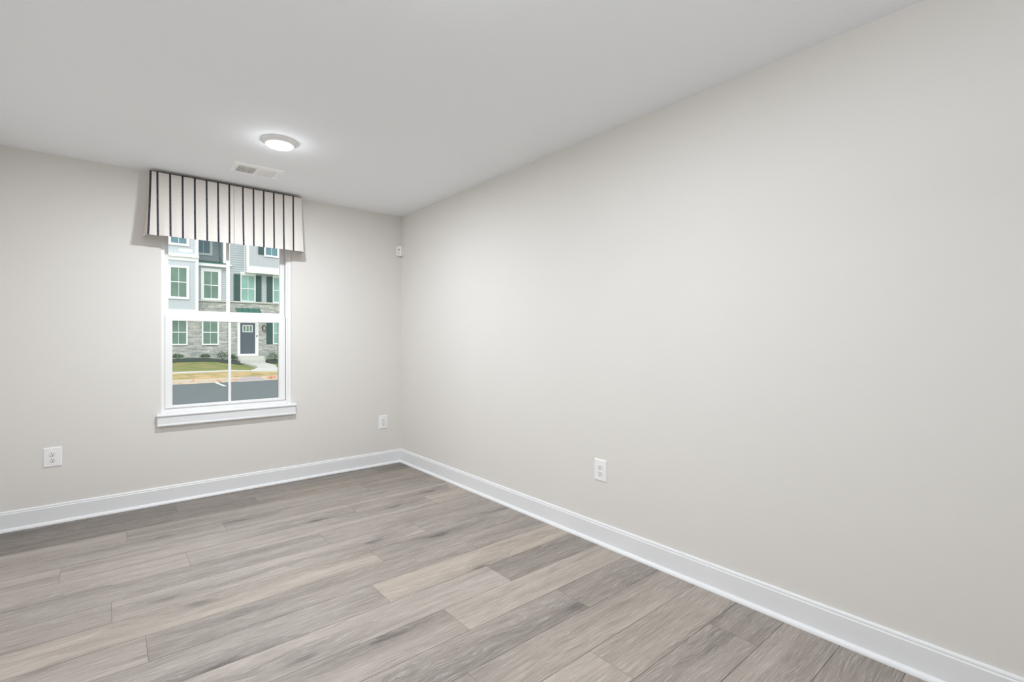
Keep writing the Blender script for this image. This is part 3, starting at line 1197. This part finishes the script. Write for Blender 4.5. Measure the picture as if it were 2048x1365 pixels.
house_window(A, 3.05, 3.83, 3.83, 5.59, BY - 0.03, 0.15, 'ext_glass', 4.73, 0.14, 0.12)
house_window(A, 0.75, 1.53, 3.83, 5.59, BY - 0.03, 0.15, 'ext_glass', 4.73, 0.14, 0.12)
house_window(A, 3.05, 3.83, 7.10, 8.80, BY - 0.03, 0.15, 'ext_glass_blue', 7.95, 0.14, 0.12)
house_window(A, 0.75, 1.53, 7.10, 8.80, BY - 0.03, 0.15, 'ext_glass_blue', 7.95, 0.14, 0.12)
house_window(A, 4.62, 5.36, 6.97, 8.60, 37.76, 0.15, 'ext_glass_blue', 7.8, 0.14, 0.12)
house_window(A, 4.83, 5.61, 3.87, 5.57, FY - 0.035, 0.17, 'ext_glass', 4.71, 0.11, 0.22)
house_window(A, 3.10, 3.88, 0.94, 2.44, FY - 0.01, 0.09, 'ext_glass', 1.665, 0.09, 0.09)
house_window(A, 4.80, 5.57, 0.94, 2.44, FY - 0.01, 0.09, 'ext_glass', 1.675, 0.09, 0.09)
house_window(A, 0.80, 1.58, 0.94, 2.44, FY - 0.01, 0.09, 'ext_glass', 1.665, 0.09, 0.09)
for x0 in (-2.2, -4.4, -6.6):
    house_window(A, x0, x0 + 0.78, 0.94, 2.44, FY - 0.01, 0.09, 'ext_glass', 1.665, 0.09, 0.09)
    house_window(A, x0, x0 + 0.78, 3.87, 5.57, FY - 0.035, 0.12, 'ext_glass', 4.71, 0.11, 0.14)
cw = MB()
cw.box(-10.0, 6.17, FY + 0.3, 44.0, -0.6, 5.85)
cw.box(-10.0, 6.17, 38.1, 44.0, 5.85, TOP)
cw.box(-10.0, -0.6, FY + 0.3, 38.1, 5.85, TOP)
cw.build('core_walls', M['siding'], A)
hr = MB()
hr.prism([(35.3, TOP), (44.4, TOP), (44.4, TOP + 0.15), (39.9, 12.2), (35.3, TOP + 0.15)], 'x', -10.1, 6.17)
hr.build('roof', M['roof'], A)

# --- the right house: grey siding, boarded box, shutters, dark front door
B = thing('townhouse', 'grey sided townhouse with dark shutters and slate front door', 'house', (9.6, 40.0, -0.3))
MB().box(6.18, 14.0, FY, FY + 0.25, -0.6, 3.68).build('stone_wall', M['stone'], B)
rw = MB()
lap(rw, 6.24, 14.0, FY, 3.80, TOP)
rw.box(6.18, 14.0, FY, FY + 0.2, 3.70, TOP)
rw.build('lap_siding', M['siding'], B)
cb = MB()
BX0, BX1 = 7.13, 11.6
batten(cb, BX0 + 0.16, BX1 - 0.16, BY, 6.09, TOP)
cb.box(BX0 + 0.02, BX1 - 0.02, BY + 0.05, FY, 5.72, TOP)
cb.build('box_boards', M['batten_grey'], B)
ct = MB()
ct.box(BX0, BX0 + 0.16, BY - 0.03, BY + 0.06, 5.69, TOP)
ct.box(BX1 - 0.16, BX1, BY - 0.03, BY + 0.06, 5.69, TOP)
ct.box(BX0, BX1, BY - 0.04, BY + 0.05, 5.69, 6.09)
ct.box(BX0 - 0.01, BX0 + 0.03, BY + 0.05, FY, 5.69, 6.09)
ct.box(BX0 - 0.01, BX0 + 0.03, FY - 0.14, FY - 0.02, 6.09, TOP)
ct.box(BX0 - 0.02, BX1 + 0.02, BY - 0.05, FY, 5.65, 5.69)
ct.build('box_trim', M['ext_white'], B)
lg = MB()
lg.box(6.18, 14.0, FY - 0.09, FY, 3.67, 3.77)
lg.build('stone_ledge', M['concrete'], B)
dsp = MB()
dsp.box(6.18, 6.28, FY - 0.10, FY - 0.01, -0.3, 9.3)
dsp.box(6.18, 6.37, FY - 0.14, FY - 0.04, 6.03, 6.13)
dsp.build('downspout', M['ext_white'], B)
house_window(B, 8.30, 9.02, 6.93, 8.60, BY - 0.03, 0.11, 'ext_glass_blue', 7.76, 0.12, 0.12)
house_window(B, 10.3, 11.0, 6.93, 8.60, BY - 0.03, 0.11, 'ext_glass_blue', 7.76, 0.12, 0.12)
house_shutter(B, 7.84, 8.18, 6.93, 8.60, BY - 0.02)
house_window(B, 6.96, 7.73, 3.82, 5.49, FY - 0.04, 0.07, 'ext_glass_pale', 4.62, 0.06, 0.07)
house_window(B, 8.94, 9.71, 3.82, 5.49, FY - 0.04, 0.07, 'ext_glass_pale', 4.62, 0.06, 0.07)
house_window(B, 10.95, 11.72, 3.82, 5.49, FY - 0.04, 0.07, 'ext_glass_pale', 4.62, 0.06, 0.07)
for x0 in (6.88, 8.86, 10.87):
    hd = MB()
    hd.prism([(x0 + 0.02, 5.54), (x0 + 0.91, 5.54), (x0 + 0.95, 5.72), (x0 - 0.03, 5.72)], 'y', FY - 0.12, FY - 0.02)
    hd.build('window_header', M['ext_white'], B)
for x0, x1 in ((6.50, 6.87), (7.81, 8.16), (8.50, 8.85), (9.80, 10.15), (10.5, 10.86), (11.8, 12.16)):
    house_shutter(B, x0, x1, 3.76, 5.55, FY - 0.03)
house_window(B, 8.96, 9.73, 0.94, 2.44, FY - 0.01, 0.07, 'ext_glass_pale', 1.66, 0.07, 0.07)
house_window(B, 10.95, 11.72, 0.94, 2.44, FY - 0.01, 0.07, 'ext_glass_pale', 1.66, 0.07, 0.07)
for x0, x1 in ((8.49, 8.86), (9.82, 10.18), (10.49, 10.86)):
    house_shutter(B, x0, x1, 0.90, 2.48, FY)
# awning roof over the door, standing seam
aw = MB()
aw.face([(6.64, FY, 3.32), (8.03, FY, 3.32), (8.03, 35.62, 2.96), (6.64, 35.62, 2.96)])
aw.prism([(FY, 3.26), (FY, 3.32), (35.62, 2.96), (35.62, 2.90)], 'x', 6.64, 8.03)
for k in range(5):
    x = 6.64 + 1.39 * k / 4
    aw.prism([(FY, 3.32), (FY, 3.35), (35.62, 2.99), (35.62, 2.95)], 'x', x - 0.015, x + 0.015)
aw.v, aw.f, aw.m = aw.v[4:], [tuple(i - 4 for i in q) for q in aw.f[1:]], aw.m[1:]
aw.build('awning', M['roof'], B)
for x in (6.70, 7.87):
    MB().box(x, x + 0.10, 35.75, FY, 2.78, 2.88).build('awning_bracket', M['ext_white'], B)
# door
dt = MB()
dt.box(6.72, 6.88, FY - 0.06, FY + 0.02, 0.12, 2.50)
dt.box(7.78, 7.98, FY - 0.06, FY + 0.02, 0.12, 2.50)
dt.box(6.88, 7.78, FY - 0.06, FY + 0.02, 2.32, 2.50)
dt.box(6.78, 7.92, FY - 0.10, FY + 0.02, 0.12, 0.26)
df = dt.build('door_frame', M['ext_white'], B)
dl_ = MB()
dl_.box(6.88, 7.78, FY - 0.02, FY + 0.02, 0.26, 2.32)
dl_.box(7.00, 7.66, FY - 0.032, FY - 0.02, 0.40, 1.56)
dob = dl_.build('front_door', M['door'], B)
lt = MB()
lt.box(7.02, 7.63, FY - 0.04, FY - 0.02, 1.70, 1.745)
lt.box(7.02, 7.63, FY - 0.04, FY - 0.02, 2.145, 2.19)
for x in (7.02, 7.208, 7.397, 7.585):
    lt.box(x, x + 0.045, FY - 0.04, FY - 0.02, 1.745, 2.145)
lt.build('lite_frame', M['ext_white'], dob)
for x in (7.065, 7.253, 7.442):
    MB().box(x, x + 0.143, FY - 0.028, FY - 0.02, 1.745, 2.145).build('pane', M['ext_glass'], dob)
for k in range(4):
    z = 2.14 - 0.145 * k
    MB().bbox(7.866, 7.892, FY - 0.068, FY - 0.06, z - 0.03, z + 0.03, 0.003).build('address_mark', M['iron'], df)
MB().bbox(7.855, 7.905, FY - 0.085, FY - 0.06, 1.38, 1.53, 0.01).build('doorbell', M['iron'], df)
MB().box(6.18, 14.0, FY + 0.3, 44.0, -0.6, TOP).build('core_walls', M['siding'], B)
hr = MB()
hr.prism([(35.3, TOP), (44.4, TOP), (44.4, TOP + 0.15), (39.9, 12.2), (35.3, TOP + 0.15)], 'x', 6.18, 14.1)
hr.build('roof', M['roof'], B)

wl = thing('wall_lantern', 'black lantern on the stone wall right of the slate door', 'lantern', (8.31, FY, 2.0))
q = MB()
q.box(8.25, 8.37, FY - 0.02, FY - 0.001, 1.90, 2.16)
q.box(8.29, 8.33, FY - 0.14, FY - 0.02, 2.12, 2.15)
q.build('bracket', M['iron'], wl)
q = MB()
q.prism([(8.21, 2.13), (8.41, 2.13), (8.34, 2.19), (8.28, 2.19)], 'y', FY - 0.22, FY - 0.05)
for x in (8.22, 8.385):
    for y in (FY - 0.215, FY - 0.07):
        q.box(x, x + 0.018, y, y + 0.018, 1.86, 2.13)
q.box(8.215, 8.405, FY - 0.22, FY - 0.05, 1.83, 1.86)
q.build('cage', M['iron'], wl)
MB().box(8.245, 8.378, FY - 0.19, FY - 0.085, 1.87, 2.12).build('lantern_glass', M['lamp_glass'], wl)


def shrub(x, y, r, h, label):
    zb = ground(x, y) + 0.03
    t = thing('shrub', label, 'shrub', (x, y, zb), 'foundation shrubs')
    rr = random.Random(int(x * 100))
    lf = MB()
    for k in range(420):
        a = rr.uniform(0, 2 * PI)
        e = math.acos(rr.uniform(-0.2, 1))
        d_ = rr.uniform(0.5, 1.0)
        p = Vector((x + r * d_ * math.sin(e) * math.cos(a), y + r * d_ * math.sin(e) * math.sin(a), zb + h * (0.35 + 0.65 * d_ * math.cos(e))))
        s1 = Vector((rr.uniform(-1, 1), rr.uniform(-1, 1), rr.uniform(-1, 1))).normalized() * rr.uniform(0.02, 0.045)
        s2 = Vector((rr.uniform(-1, 1), rr.uniform(-1, 1), rr.uniform(-1, 1))).normalized() * rr.uniform(0.012, 0.025)
        lf.face([p - s1, p + s2, p + s1, p - s2])
    lf.build('foliage', M['leaf'], t)
    sm_ = MB()
    for k in range(5):
        a = k * 1.3
        sm_.tube([(x, y, zb - 0.05), (x + 0.3 * r * math.cos(a), y + 0.3 * r * math.sin(a), zb + 0.3 * h), (x + 0.6 * r * math.cos(a), y + 0.6 * r * math.sin(a), zb + 0.7 * h)], 0.008, 5)
    sm_.build('stem', M['stem'], t)


shrub(3.35, 35.3, 0.34, 0.38, 'small green shrub under the leftmost ground floor house window')
shrub(4.75, 35.3, 0.30, 0.36, 'small green shrub below the second ground floor house window')
shrub(5.72, 35.4, 0.34, 0.62, 'taller green shrub beside the downspout between the two houses')
shrub(6.32, 35.5, 0.20, 0.50, 'green shrub just left of the concrete front steps')
shrub(8.60, 35.2, 0.40, 0.62, 'green shrub right of the concrete front steps')
